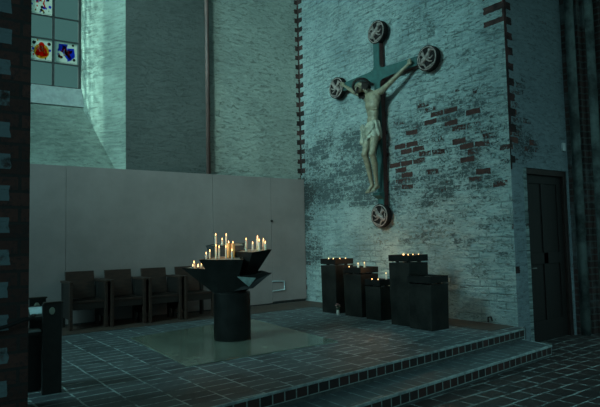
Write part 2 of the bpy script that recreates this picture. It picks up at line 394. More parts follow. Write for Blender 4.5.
def emblem(x, z, kind):
    """painted glass pane; x,z = lower corner seen from the room's left edge reversed (local x grows to the left)"""
    W = .37; H = .40
    q = MB(); q.box(x, x + W, .001, .006, z, z + H); base = q.build('painted_pane', M['g_white'], win)
    def T(px, pz): return (x + W - px * W, z + pz * H)   # px from the left as seen inside
    def poly(pts, mat, name, y):
        m = MB(); m.hull([(*[T(*a)[0]], y, T(*a)[1]) for a in pts], [(T(*a)[0], y + .003, T(*a)[1]) for a in pts]); m.build(name, mat, base)
    def disc(cx, cz, r, mat, name, y, n=14, sx=1):
        poly([(cx + sx * r * math.cos(2 * PI * j / n), cz + r * math.sin(2 * PI * j / n)) for j in range(n)], mat, name, y)
    r = random.Random(kind == 'red')
    if kind == 'red':
        disc(.5, .42, .36, M['g_gold'], 'shield', .008); disc(.5, .42, .25, M['g_red'], 'shield_field', .012)
        for (c, s_) in (((.5, .72), .13), ((.32, .30), .11), ((.68, .30), .11), ((.5, .5), .12)): disc(*c, s_, M['g_gold'] if c[1] == .5 else M['g_red'], 'charge', .017)
        for (c, s_) in (((.15, .8), .08), ((.85, .8), .08), ((.12, .5), .06), ((.88, .5), .06)): disc(*c, s_, M['g_blue' if c[1] < .6 else 'g_dark'], 'mantling', .008)
    elif kind == 'blue':
        poly([(.12, .9), (.55, .92), (.5, .72), (.85, .75), (.9, .35), (.6, .1), (.45, .28), (.3, .5), (.1, .6)], M['g_blue'], 'shield', .008)
        poly([(.3, .85), (.48, .8), (.45, .62), (.62, .60), (.78, .66), (.74, .5), (.6, .46), (.72, .3), (.62, .2), (.5, .38), (.34, .34), (.4, .52), (.3, .62)], M['g_red'], 'shield_lion', .012)
        for (c, s_) in (((.15, .3), .07), ((.85, .2), .07), ((.8, .9), .06)): disc(*c, s_, M['g_dark'], 'mantling', .008)
    else:
        for j in range(9): disc(r.uniform(.1, .9), r.uniform(.1, .9), .07, M[r.choice(['g_dark', 'g_blue', 'g_gold', 'g_dark'])], 'mantling', .008 + j * .0004, 8)
def speckle(o_name, x, z, seed):
    r = random.Random(seed); base = MB().box(x, x + .37, .0305, .032, z, z + .005).build('pane_edge', M['g_dark'], win)
    for j in range(16):
        a = r.uniform(0, 2 * PI); d = r.uniform(.10, .175); cx_, cz_ = x + .185 + d * math.cos(a), z + .2 + d * 1.05 * math.sin(a)
        m = MB(); s1 = r.uniform(.008, .022); n = 5; ph = r.uniform(0, 6)
        P_ = [(cx_ + s1 * math.cos(ph + 2 * PI * i / n) * (1 if i % 2 else .6), cz_ + 1.4 * s1 * math.sin(ph + 2 * PI * i / n)) for i in range(n)]
        m.hull([(a_1, .020 + j * .0006, b_1) for a_1, b_1 in P_], [(a_1, .0205 + j * .0006, b_1) for a_1, b_1 in P_]).build('mantling', M[r.choice(['g_red', 'g_blue', 'g_gold', 'g_dark', 'g_red' if seed == 1 else 'g_blue'])], base)
    for j in range(5):
        a = j * 1.3; m = MB(); q = [(x + .13 + .03 * j, .030, z + .12 + .03 * ((j * 2) % 5)), (x + .16 + .028 * j, .030, z + .2 + .02 * ((j * 3) % 4)), (x + .14 + .03 * j, .030, z + .27)]
        m.tube(q, [.012, .016, .006], 5).build('charge', M['g_white' if j % 2 else ('g_gold' if seed == 1 else 'g_red')], base)
speckle('', cols[1] + .015, rows[1] + .02, 1); speckle('', cols[0] + .005, rows[1] + .02, 2); speckle('', cols[1] + .015, rows[3] + .02, 3)
emblem(cols[1] + .015, rows[1] + .02, 'red'); emblem(cols[0] + .005, rows[1] + .02, 'blue'); emblem(cols[1] + .015, rows[3] + .02, 'old')

# downpipe in the bay corner
tag(MB().tube([(4.93, 9.61, 2.905), (4.93, 9.61, 8.6)], .042, 14).build('downpipe', M['pipe'], smooth=True), 'rust-brown vertical pipe in the wall corner behind the grey screen', 'pipe')

# grey board screen
scr = thing('partition_screen', 'plain grey board screen standing along the back wall behind the chairs', 'screen', (4.4, 9.55, P))
xs = [.4, 2.30, 4.975, 6.315, 7.185]
for x0, x1 in zip(xs, xs[1:]):
    MB().box(x0 - 4.4 + .003, x1 - 4.4 - .003, -.015, .02, .02 if x1 < 6.4 else .05, 2.60).build('board', M['screen'], scr, bevel=.002)
MB().box(xs[0] - 4.4, xs[-1] - 4.4, .021, .05, 0, 2.58).build('backing_frame', M['screen_edge'], scr)
MB().lathe([(.028, 0), (.028, .02), (.02, .028)], 12).xf(Matrix.Translation((1.92, -.015, 1.70)) @ Matrix.Rotation(PI / 2, 4, 'X')).build('knob', M['black_wood'], scr)
MB().tube([(1.90, -.027, .465), (2.20, -.027, .45), (2.21, -.027, .28), (1.90, -.027, .265)], .011, 6).build('cable_loop', M['paper'], scr)

# door
dr = struct(bpy.data.objects.new('door_1', None)); C.objects.link(dr); dr.location = (8.12, 4.62, 0)
m = MB(); m.box(-.617, -.53, -.035, .08, .0, 2.6); m.box(.53, .617, -.035, .08, 0, 2.6); m.box(-.53, .53, -.035, .08, 2.51, 2.6)
m.build('door_frame', M['doorframe'], dr, bevel=.006)
m = MB(); m.box(-.528, .528, .03, .08, .005, 2.508)
m.box(-.528, -.40, .012, .03, .005, 2.508); m.box(.40, .528, .012, .03, .005, 2.508); m.box(-.06, .06, .012, .03, .3, 2.38)
for z0, z1 in ((.005, .30), (1.15, 1.32), (2.38, 2.508)): m.box(-.40, .40, .012, .03, z0, z1)
lf = m.build('door_leaf', M['door'], dr, bevel=.004)
m = MB(); m.box(-.49, -.45, .0, .012, .98, 1.16); m.tube([(-.47, .005, 1.1), (-.47, -.035, 1.1), (-.37, -.04, 1.1)], .009, 8); m.build('door_handle', M['aluminium'], dr)
tag(MB().box(8.64, 8.72, 4.55, 4.579, 2.93, 3.06).build('switch_box', M['white'], bevel=.006), 'small white box on the wall above the right corner of the dark door', 'switch')

# stone slab under the candle stand
sl = [(2.62, 7.15), (2.52, 5.45), (4.62, 5.5), (4.84, 7.95), (3.9, 7.75), (2.64, 7.45)]
sl = [(2.52, 5.45), (4.58, 5.45), (4.86, 8.02), (2.68, 7.6)]
tag(MB().prism(sl, P, P + .012).build('floor_plate', M['slab'], bevel=.003), 'smooth grey-green plate lying on the paving under the candle stand', 'plate')

# ------------------------------------------------------------------ chairs
def make_chair(loc, label, broad):
    t = thing('wooden_chair', label, 'chair', loc, 0, 'row of dark church chairs along the grey screen')
    W, Dp = .60, .60
    m = MB(); m.box(-.24, .24, -.27, .20, .40, .435); m.build('seat', M['wood'], t, bevel=.006)
    m = MB(); th = .03
    m.hull([(-.225, .17, .44), (.225, .17, .44), (.225, .17 + th, .44), (-.225, .17 + th, .44)], [(-.225, .25, .87), (.225, .25, .87), (.225, .25 + th, .87), (-.225, .25 + th, .87)])
    m.build('backrest', M['wood'], t, bevel=.005)
    MB().box(-.24, .24, -.26, -.235, .30, .40).build('front_rail', M['wood_dark'], t, bevel=.003)
    MB().box(-.24, .24, .17, .19, .30, .40).build('back_rail', M['wood_dark'], t, bevel=.003)
    for s in (-1, 1):
        x0, x1 = sorted((s * .242, s * .285))
        sd = MB(); sd.box(x0, x1, -.30, -.21, 0, .70).build('front_post', M['wood'], t, bevel=.004)
        MB().box(x0, x1, .15, .24, 0, .70).build('rear_post', M['wood_dark'], t, bevel=.004)
        MB().box(x0 - .006, x1 + .006, -.31, .27, .70, .735).build('armrest', M['wood'], t, bevel=.005)
        if broad[0 if s < 0 else 1]: MB().box(x0 + .008, x1 - .008, -.21, .15, .16, .70).build('side_panel', M['wood_dark'], t)
    return t
dy = -.035
make_chair((2.49, 9.18, P), 'brown wooden armchair at the left end of the row', (1, 1))
make_chair((3.10, 9.145, P), 'brown wooden armchair, second from the left end of the row, warm brown back', (1, 1))
make_chair((3.71, 9.11, P), 'brown wooden armchair, third from the left end of the row', (1, 1))
make_chair((4.32, 9.075, P), 'brown wooden armchair at the right end, partly behind the candle stand', (1, 0))

# ------------------------------------------------------------------ prayer desk at left
t = thing('prayer_desk', 'black wooden desk with oval enamel plates beside the brick pillar', 'desk', (1.1, 5.4, P))
MB().box(-.01, .15, -.10, -.06, 0, .785).build('end_panel', M['black_wood'], t, bevel=.004)
MB().box(-.06, .08, .20, .24, 0, .81).build('end_panel', M['black_wood'], t, bevel=.004)
MB().box(.0, .16, -.108, -.052, .785, .80).build('cap_rail', M['wood'], t, bevel=.003)
MB().box(-.07, .09, .192, .248, .81, .825).build('cap_rail', M['wood'], t, bevel=.003)
MB().hull([(-.30, -.09, .655), (.14, -.09, .655), (.07, .2, .725), (-.30, .2, .725)], [(-.30, -.09, .68), (.14, -.09, .68), (.07, .2, .75), (-.30, .2, .75)]).build('desk_top', M['black_wood'], t)
MB().box(-.3, .0, -.055, .19, .52, .54).build('shelf', M['black_wood'], t)
MB().box(-.3, .0, .1, .19, 0, .52).build('kneeler_board', M['black_wood'], t)
for (x, y, z) in ((.066, -.1005, .722), (.0, .1995, .745)):
    m = MB(); m.lathe([(.024, 0), (.024, .004), (.016, .007)], 16).xf(Matrix.Translation((x, y, z)) @ Matrix.Rotation(PI / 2, 4, 'X') @ Matrix.Diagonal((1, 1.35, 1, 1))); m.build('oval_plate', M['plate'], t)
def sheet(x0, x1, y0, y1, label, dz, rot):
    m = MB(); n = 6
    for k in range(1):
        def zz(y): return P + .655 + .025 + (y - 5.31) / .29 * .07
        a = [(x0, y0, zz(y0) + dz), (x1, y0, zz(y0) + dz), (x1 + rot, y1, zz(y1) + dz), (x0 + rot, y1, zz(y1) + dz)]
        m.hull(a, [(p[0], p[1], p[2] + .006) for p in a])
    return m
tag(sheet(1.0, 1.12, 5.36, 5.54, '', .002, .02).build('paper_sheet', M['paper']), 'pale folded leaflet lying on the black desk top beside the pillar', 'paper')
tag(MB().box(.88, 1.085, 5.352, 5.46, P + .542, P + .562).build('hymn_book', M['paper'], bevel=.003), 'pale blue book on the shelf under the black desk top', 'book')
# rope
tag(MB().tube([(.55, 4.50, 1.0), (.64, 4.495, 1.018), (.70, 4.49, 1.03), (.756, 4.49, 1.05), (.81, 4.49, 1.064), (.855, 4.50, 1.068), (.90, 4.75, 1.05), (.97, 5.1, 1.02), (1.02, 5.27, 1.0)], .014, 8).build('rope', M['rubber'], smooth=True), 'dark rope curving across the brick pillar to the black desk', 'rope')

# ------------------------------------------------------------------ candles
rv = Vector((.804, -.594, 0)); fv = Vector((.594, .804, 0)).normalized()
def candle(pos, h, r, label, yellow=False, flame=.03, group=None, name='candle'):
    t = thing(name, label, 'candle', pos, R.uniform(0, 6), group)
    MB().lathe([(r * 1.04, 0), (r, .006), (r * .97, h - .004), (r * .8, h), (.3 * r, h - .003)], 10).build('wax_body', M['wax_yellow' if yellow else 'wax'], t, smooth=True)
    MB().tube([(0, 0, h - .004), (.001, 0, h + .006)], .0012, 5).build('wick', M['black_wood'], t)
    if flame: MB().lathe([(0, h + .002), (.0055, h + .008), (.007, h + .013), (.004, h + .013 + flame * .5), (0, h + .008 + flame)], 8).build('flame', M['flame'], t, smooth=True)
    return t
def tealight(pos, label, group=None, lit=True):
    t = thing('tealight', label, 'candle', pos, R.uniform(0, 6), group)
    MB().lathe([(.019, 0), (.020, .018), (.018, .018), (.0175, .013)], 12).build('cup', M['aluminium'], t, smooth=True)
    MB().lathe([(.017, .003), (.017, .0145), (.002, .0145)], 10).build('wax_body', M['wax'], t)
    if lit: MB().lathe([(0, .016), (.007, .023), (.008, .028), (.004, .04), (0, .05)], 8).build('flame', M['flame'], t, smooth=True)
    return t
def glow(pos, power, r=.05, name='candle_glow'):
    l = bpy.data.lights.new(name, 'POINT'); l.energy = power; l.color = (1, .50, .20); l.shadow_soft_size = r
    o = bpy.data.objects.new(name, l); C.objects.link(o); o.location = pos

# ------------------------------------------------------------------ candle stand
sc = Vector((3.68, 6.54, P))
st = thing('candle_stand', 'black steel candle stand of angular bowls on a round drum on the paving', 'candle stand', sc)
MB().lathe([(.245, .012), (.245, .62), (.235, .63)], 40).build('drum', M['steel'], st, smooth=False)
for p in []: pass
def V(r, f, z): v = rv * r + fv * f; return (v.x, v.y, z - P)
def bowl(pts, apex, z, za, hr=.07, tray=True, tilt=0, tf=.13):
    """folded steel bowl: rim polygon pts in (right, away) metres, walls closing to a small foot"""
    cx = sum(p[0] for p in pts) / len(pts); cf = sum(p[1] for p in pts) / len(pts)
    zr = [z + tilt * (p[0] - cx) + tf * (p[1] - cf) for p in pts]
    bot = [V(apex[0] + (p[0] - cx) * hr, apex[1] + (p[1] - cf) * hr, za) for p in pts]
    top = [V(p[0], p[1], q) for p, q in zip(pts, zr)]
    k = .965
    inn = [V(cx + (p[0] - cx) * k, cf + (p[1] - cf) * k, q) for p, q in zip(pts, zr)]
    dn = [V(cx + (p[0] - cx) * .80, cf + (p[1] - cf) * .80, q - .03) for p, q in zip(pts, zr)]
    m = MB(); n = len(pts)
    a, b, c, d = [[m.b.verts.new(p) for p in L] for L in (bot, top, inn, dn)]
    m.b.faces.new(a)
    for A, B in ((a, b), (b, c), (c, d)):
        for i in range(n): m.b.faces.new((A[i], A[(i + 1) % n], B[(i + 1) % n], B[i]))
    m.b.faces.new(d)
    o = m.build('bowl', M['steel'], st)
    if tray:
        t2 = MB(); lo = [(p[0], p[1], p[2] + .001) for p in dn]
        hi = [V(cx + (p[0] - cx) * .86, cf + (p[1] - cf) * .93, q - .006) for p, q in zip(pts, zr)]
        t2.hull(lo, hi).build('sand_bed', M['sand'], o)
    return lambda r_, f_: z + tilt * (r_ - cx) + tf * (f_ - cf) - .004
zA = bowl([(-.40, -.20), (.19, -.27), (.13, .08), (-.22, .06)], (-.02, -.10), 1.385, .84, .16)       # front
zB = bowl([(.02, -.02), (.30, -.20), (.545, -.02), (.26, .20)], (.10, .0), 1.475, .90, .2, True, .03)            # right
zC = bowl([(-.39, .26), (.16, .18), (.14, .42), (-.24, .46)], (-.05, .16), 1.56, .92, .3)             # rear
zD = bowl([(-.67, .0), (-.30, -.14), (-.24, .06), (-.44, .20)], (-.08, -.02), 1.265, .84, .25)       # low left
bowl([(.10, -.20), (.54, -.08), (.40, .16), (.10, .10)], (.06, .02), 1.17, .90, .3, False, .02)  # low right, empty
m = MB(); pl = [V(.10, -.245, 1.15), V(.54, -.10, 1.178), V(.30, -.20, .985), V(.05, -.24, .96)]
m.hull([(p[0], p[1], p[2]) for p in pl], [(p[0] + .012, p[1] + .012, p[2]) for p in pl]).build('folded_wing', M['steel'], st)
m = MB(); pl = [V(.10, -.262, 1.145), V(.34, -.215, 1.12), V(.25, -.235, 1.01)]
m.hull(pl, [(p[0] + .006, p[1] + .006, p[2]) for p in pl]).build('gap_plate', simple('screen grey seen in the gap', (.25, .34, .33), .35, .6), st)  # added plate coloured like the screen, stands in for a see-through gap
# struts inside
MB().lathe([(.10, .6), (.13, .72), (.10, .80)], 12).build('collar', M['steel'], st)

def spx(r, f, z, dz=0): v = sc + rv * r + fv * f; return (v.x, v.y, z(r, f) if callable(z) else z)
S = 7.4 / 553.7
def cr(px): return (px - 232) * S - 0.0
front = [(206, .06, .011, 'short'), (209.5, .09, .011, 'half-burnt'), (216, .155, .013, 'tall'), (219.5, .14, .012, 'tall slim'), (226.5, .14, .011, 'slim'), (233.2, .10, .013, 'short thick')]
where = ['at the left tip of the front bowl', 'second from the left on the front bowl', 'tallest of the left group on the front bowl', 'just right of the tallest one on the front bowl', 'alone in the middle of the front bowl', 'in front of the yellow candles on the front bowl']
for (px, h, r, w_), wh in zip(front, where):
    rr = cr(px); candle(spx(rr * .94 + .012, (-.165 if px > 230 else -.12) + .012 * math.sin(px), zA), h, r, f'{w_} white lit candle {wh}', group='candles on the front bowl')
candle(spx(-.028, -.05, zA), .19, .026, 'thick yellow lit candle, left of the pair on the front bowl', True, .03, 'thick yellow candles')
candle(spx(.030, -.055, zA), .185, .026, 'thick yellow lit candle, right of the pair on the front bowl', True, .03, 'thick yellow candles')
for px, h, w_ in ((214, .135, 'tall white lit candle at the left of the rear bowl'), (220.5, .07, 'short white candle between the two tall ones on the rear bowl'), (224.6, .13, 'tall white lit candle nearest the yellow pair on the rear bowl')):
    candle(spx(cr(px) * 1.03, .27, zC), h, .0125, w_, False, .03, 'candles on the rear bowl')
for px, h, f, w_ in ((247.5, .145, -.05, 'tall slim white lit candle at the left of the right bowl'), (253.8, .085, .0, 'short white lit candle standing alone on the right bowl'), (258.7, .155, .03, 'tallest white candle in the right bowl cluster'), (260.8, .12, -.05, 'thick white candle beside the tallest in the right bowl'), (264.8, .115, .02, 'white lit candle with high flame near the right bowl tip'), (266.8, .085, -.03, 'white candle closest to the right tip of the right bowl')):
    candle(spx(cr(px) * .985, f * .8, zB), h, .0135 if px < 257 else .017, w_, False, .035 if px > 257 else .03, 'candles on the right bowl')
for px, h, w_ in ((194.5, .06, 'short white lit candle on the low left bowl'), (202, .035, 'low stub candle near the front bowl on the low left bowl')):
    candle(spx(cr(px) * 1.0, .0, zD), h, .014, w_, False, .035, 'candles on the low left bowl')
for px, f, w_ in ((193, .02, 'tealight at the left tip of the low left bowl'), (198, .04, 'tealight between the two stubs of the low left bowl'), (199, -.045, 'tealight at the front rim of the low left bowl')):
    tealight(spx(cr(px), f, zD), w_, 'tealights on the low left bowl')
glow(spx(-.15, -.12, 1.60), 1.3, .1); glow(spx(-.08, .28, 1.75), .8, .08); glow(spx(.35, 0, 1.68), 1.1, .08); glow(spx(-.42, 0, 1.38), .5, .06)

# ------------------------------------------------------------------ steel candle boxes by the wall
def steel_box(x0, x1, y0, y1, top, label, light_dark=1):
    cx, cy = (x0 + x1) / 2, (y0 + y1) / 2; a, b = (x1 - x0) / 2, (y1 - y0) / 2
    t = thing('candle_box', label, 'candle box', (cx, cy, P), 0, 'steel candle boxes by the whitewashed wall')
    H = top - P; k = .95
    ht = .095
    MB().hull([(-a * k, -b * k, 0), (a * k, -b * k, 0), (a * k, b * k, 0), (-a * k, b * k, 0)], [(-a * .99, -b * .99, H - ht - .022), (a * .99, -b * .99, H - ht - .022), (a * .99, b * .99, H - ht - .022), (-a * .99, b * .99, H - ht - .022)]).build('body', M['steel_box'], t, bevel=.004)
    for sx in (-1, 1):
        for sy in (-1, 1): MB().box(sx * a * .55 - .02, sx * a * .55 + .02, sy * b * .55 - .02, sy * b * .55 + .02, H - ht - .024, H - ht).build('spacer', M['steel'], t)
    m = MB(); th = .008; z0, z1 = H - ht, H
    m.box(-a, a, -b, b, z0, z0 + .01)
    m.box(-a, a, -b, -b + th, z0 + .01, z1); m.box(-a, a, b - th, b, z0 + .01, z1); m.box(-a, -a + th, -b + th, b - th, z0 + .01, z1); m.box(a - th, a, -b + th, b - th, z0 + .01, z1)
    tr = m.build('tray', M['steel'], t)
    MB().box(-a + .01, a - .01, -b + .01, b - .01, z0 + .01, z1 - .03).build('sand_bed', M['sand'], tr)
    return top - .03
z1 = steel_box(6.26, 6.68, 7.46, 7.87, 1.25, 'tall steel candle box at the left end of the group')
z2 = steel_box(6.25, 6.65, 6.80, 7.24, 1.12, 'middle-height steel candle box second from the left, with two white candles')
z3 = steel_box(6.22, 6.50, 6.33, 6.68, .94, 'smallest low steel candle box standing at the front of the group')
z4 = steel_box(6.10, 6.52, 5.60, 6.01, 1.34, 'tallest steel candle box with a row of tealights')
z5 = steel_box(6.02, 6.40, 5.14, 5.565, 1.05, 'steel candle box at the right end, no candles lit on it')
g = 'tealights on the tall left box'
tealight((6.33, 7.72, z1), 'lit tealight at the left rim of the tall left box', g); tealight((6.32, 7.58, z1), 'lit tealight near the front corner of the tall left box', g)
tealight((6.58, 7.55, z1), 'lit tealight at the right rim of the tall left box', g); tealight((6.42, 7.52, z1), 'lit tealight on the middle of the tall left box', g)
g = 'candles on the second box'
candle((6.36, 6.98, z2), .075, .016, 'left of two short white candles on the second steel box', group=g, flame=.02); candle((6.42, 6.89, z2), .09, .016, 'right of two short white candles on the second steel box', group=g, flame=.02)
tealight((6.29, 7.13, z2), 'lit tealight at the left edge of the second steel box', g)
g = 'lights on the smallest box'
tealight((6.27, 6.56, z3), 'left of two lit tealights on the smallest steel box', g); tealight((6.27, 6.42, z3), 'right of two lit tealights on the smallest steel box', g)
candle((6.42, 6.39, z3), .11, .014, 'white lit candle on the right corner of the smallest steel box', group=g, flame=.02)
g = 'row of tealights on the tallest box'
for (x, y), w_ in zip(((6.20, 5.80), (6.2, 5.70), (6.26, 5.66), (6.36, 5.64), (6.28, 5.86)), ('leftmost front', 'second from the left in the front', 'third from the left in the front', 'rightmost', 'rear left')):
    tealight((x, y, z4), f'{w_} lit tealight on the tallest steel box', g)
glow((6.63, 7.62, 1.46), 2.70, .08); glow((6.78, 7.02, 1.40), 3.30, .08); glow((6.56, 6.46, 1.14), 1.35, .08); glow((6.54, 5.80, 1.50), 3.24, .08)
glow((6.20, 7.34, 1.20), 0.45, .09)

# flower vase between two boxes
t = thing('flower_vase', 'small cream vase of faded pink flowers on the floor between the two left boxes', 'vase', (6.20, 7.35, P))
MB().lathe([(.022, 0), (.03, .03), (.028, .055), (.02, .075), (.024, .085), (.02, .085), (.015, .07)], 16).build('vase_body', M['ceramic'], t, smooth=True)
m = MB(); l = MB(); rr = random.Random(3)
for i in range(9):
    a = rr.uniform(0, 2 * PI); r = rr.uniform(.01, .055); zt = rr.uniform(.12, .19); q = (r * math.cos(a), r * math.sin(a), zt)
    l.tube([(0, 0, .07), (q[0] * .5, q[1] * .5, zt * .7), q], .0025, 5)
    for j in range(6):
        b = j * PI / 3; m.ball((q[0] + .010 * math.cos(b), q[1] + .010 * math.sin(b), q[2] + .004), .008, 5, (1, 1, .6))
    l.ball((q[0] * .9, q[1] * .9, zt - .03), .012, 5, (1, .4, .5))
l.build('stem', M['leaf'], t); m.build('blossom', M['petal'], t, smooth=True)
# small lock fitting at the wall foot
tag(MB().tube([(7.17, 5.05, P + .02), (7.17, 5.05, P + .09), (7.17, 5.0, P + .10), (7.17, 4.98, P + .04)], .012, 8).build('wall_hook', M['rubber']), 'small black iron hook at the foot of the wall near the door corner', 'hook')

# ------------------------------------------------------------------ crucifix
YC, ZC = 7.09, 4.56
cx = thing('crucifix', 'large green painted cross with a carved figure and four round medallions on the wall', 'crucifix', (7.05, YC, 1.95))
def LC(x, y, z): return (x - 7.05, y - YC, z - 1.95)
# outline of the green front: flares at the crossing, seen in the YZ plane
def cross_outline(g):
    w, a = .078 - g, .080 - g
    o = []
    T, B = 5.20, 2.15; Lf, Rt = 8.05, 6.07
    quad = [(w, T), (w, 4.735), (w + .02, 4.69), (w + .06, 4.665), (.25, 4.655), (Lf - YC, ZC + a)]
    q2 = [(Lf - YC, ZC - a), (.25, 4.465), (w + .06, 4.455), (w + .02, 4.43), (w, 4.385), (w, B)]
    pts = [(y, z) for y, z in quad + q2]
    mir = [(-y if abs(y) < .5 else Rt - YC, z) for y, z in (quad + q2)][::-1]
    return pts + mir
pts = cross_outline(0)
m = MB(); m.hull([(0.02, y, z - 1.95) for y, z in pts], [(.115, y, z - 1.95) for y, z in pts]).build('cross_body', M['cross_edge'], cx)
pts = cross_outline(.006)
MB().hull([(0, y, z - 1.95) for y, z in pts], [(.02, y, z - 1.95) for y, z in pts]).build('painted_front', M['cross'], cx)
for zb in (.6, 2.9): MB().box(.112, .1495, -.05, .05, zb, zb + .1).build('wall_bracket', M['lead'], cx)
def medallion(y, z, seed):
    rot = Matrix.Translation((-.015, y - YC, z - 1.95)) @ Matrix.Rotation(PI / 2, 4, 'Y')
    md = MB().lathe([(.212, -.0), (.212, .10), (.17, .115)], 36).xf(rot @ Matrix.Translation((0, 0, 0))).build('medallion', M['medal'], cx)
    rm = MB().tube([(.188 * math.cos(2 * PI * j / 36), .188 * math.sin(2 * PI * j / 36), -.003) for j in range(36)], .010, 8, True).xf(rot).build('rim', M['relief'], md, smooth=True)
    r = random.Random(seed); b = MB()
    # a winged beast in low relief
    s = (-1) ** seed
    def p(u, v, h=-.008): return (-v, s * u, h)
    b.tube([p(-.10, -.08), p(-.05, -.02), p(.02, .02), (p(.06, .08))], [.022, .036, .032, .022], 8)
    b.ball(p(.075, .10), .032, 8); b.tube([p(.09, .10), p(.13, .085)], [.016, .008], 6)
    for k in range(5): b.tube([p(-.02, .0), p(-.05 - .012 * k, .06 + .006 * k), p(-.07 - .02 * k, .13 - .022 * k)], [.012, .012, .005], 6)
    b.tube([p(-.08, -.06), p(-.04, -.10), p(-.02, -.14)], [.016, .012, .010], 6); b.tube([p(.0, -.01), p(.05, -.06), p(.10, -.07)], [.016, .011, .009], 6)
    b.tube([p(.03, .0), p(.07, -.02), p(.12, .01)], [.014, .010, .008], 6)
    b.tube([p(-.10, -.08), p(-.135, -.04), p(-.12, .02), p(-.14, .05)], [.012, .009, .008, .006], 6)
    b.tube([p(-.03, -.15), p(.05, -.135), p(.12, -.10)], [.010, .012, .007], 6)
    b.xf(rot @ Matrix.Diagonal((1.12, 1.12, 1.3, 1))).build('relief', M['relief'], md, smooth=True)
medallion(7.06, 5.345, 1); medallion(8.215, 4.585, 2); medallion(5.91, 4.535, 3); medallion(7.12, 2.0, 4)

# the carved figure (one continuous body)
b = MB()
def c(a, b_, ra, rb): b.cap(LC(*a), LC(*b_), ra, rb)
def el(p, r, sc_): b.ball(LC(*p), r, 14, sc_)
# torso: chest, ribs, waist, pelvis
el((6.90, 7.06, 4.09), .17, (.66, 1.02, .85)); el((6.885, 7.065, 3.98), .155, (.66, .98, .95)); el((6.90, 7.07, 3.84), .128, (.66, .95, 1.1))
el((6.90, 7.08, 3.70), .122, (.68, .98, 1.0)); el((6.90, 7.085, 3.56), .145, (.72, 1.03, .95))
for s in (-1, 1): el((6.835, 7.06 + s * .075, 4.09), .075, (.45, 1, .75)); c((6.90, 7.06, 4.16), (6.90, 7.06 + s * .20, 4.185), .062, .058)
for k in range(4):                                           # ribs
    for s in (-1, 1): b.tube([LC(6.825 + .003 * k, 7.065 + s * .03, 4.0 - .035 * k), LC(6.835, 7.065 + s * .09, 3.985 - .038 * k), LC(6.875, 7.065 + s * .135, 3.99 - .036 * k)], .011, 6)
# neck and head, leaning to the left and forward
c((6.89, 7.08, 4.20), (6.83, 7.17, 4.27), .058, .052)
H = Matrix.Translation(LC(6.78, 7.235, 4.315)) @ Matrix.Rotation(math.radians(-32), 4, 'X') @ Matrix.Rotation(math.radians(28), 4, 'Y') @ Matrix.Rotation(math.radians(-18), 4, 'Z') @ Matrix.Scale(1.12, 4)
# head local frame: -x is the face, z up
def hb(p, r, sc_=(1, 1, 1)): 
    mat = H @ Matrix.Translation(p) @ Matrix.Diagonal((*[r * x for x in sc_], 1)); bmesh.ops.create_uvsphere(b.b, u_segments=16, v_segments=12, radius=1, matrix=mat)
hb((.01, 0, .03), .098, (1.0, .80, 1.0)); hb((-.03, 0, -.045), .07, (.85, .80, 1.05)); hb((-.055, 0, -.10), .03, (1, .9, .8))
hb((-.100, 0, -.018), .016, (1, .7, 1.0)); hb((-.094, 0, .008), .012, (1, .7, 2.0))
for s in (-1, 1): hb((-.078, s * .032, .028), .017, (.7, 1.2, .4)); hb((-.078, s * .034, .008), .013, (.8, 1.1, .7)); hb((.0, s * .082, .0), .018, (.7, .35, 1.2)); hb((-.06, s * .04, -.025), .022)
hb((-.088, 0, -.052), .012, (.8, 1.8, .45)); hb((-.086, 0, -.064), .011, (.8, 1.4, .5))
# arms
def arm(sh, elb, wr, s):
    c(sh, elb, .056, .042); el(tuple(sh), .064, (1, 1, 1))
    mid = [elb[i] * .7 + wr[i] * .3 for i in range(3)]
    c(elb, mid, .041, .043); c(mid, wr, .042, .024)
    d = (Vector(wr) - Vector(elb)).normalized(); W = Vector(wr)
    up = Vector((0, 0, 1)); up = (up - d * up.dot(d)).normalized(); fr_ = Vector((-1, 0, 0))
    pc = W + d * .055
    c(tuple(W), tuple(pc + up * .018), .022, .021); c(tuple(W), tuple(pc - up * .018), .022, .021); c(tuple(W + d * .03), tuple(pc), .024, .022)
    for k, (o, ln) in enumerate(((.030, .070), (.010, .080), (-.010, .074), (-.030, .058))):
        a = pc + up * o; k1 = a + d * ln * .5 + fr_ * .008; k2 = k1 + d * ln * .22 + fr_ * .026; k3 = k2 - d * ln * .12 + fr_ * .018
        for q, q2, r1, r2 in ((a, k1, .0115, .0105), (k1, k2, .0105, .0095), (k2, k3, .0095, .008)): c(tuple(q), tuple(q2), r1, r2)
    a = W + d * .02 + up * .02; k1 = a + d * .03 + up * .025 + fr_ * .012; k2 = k1 + d * .028 + fr_ * .016
    c(tuple(a), tuple(k1), .013, .0115); c(tuple(k1), tuple(k2), .0115, .009)
arm((6.91, 7.27, 4.18), (6.95, 7.60, 4.345), (6.985, 7.90, 4.54), 1)
arm((6.91, 6.86, 4.185), (6.95, 6.56, 4.345), (6.985, 6.285, 4.515), -1)
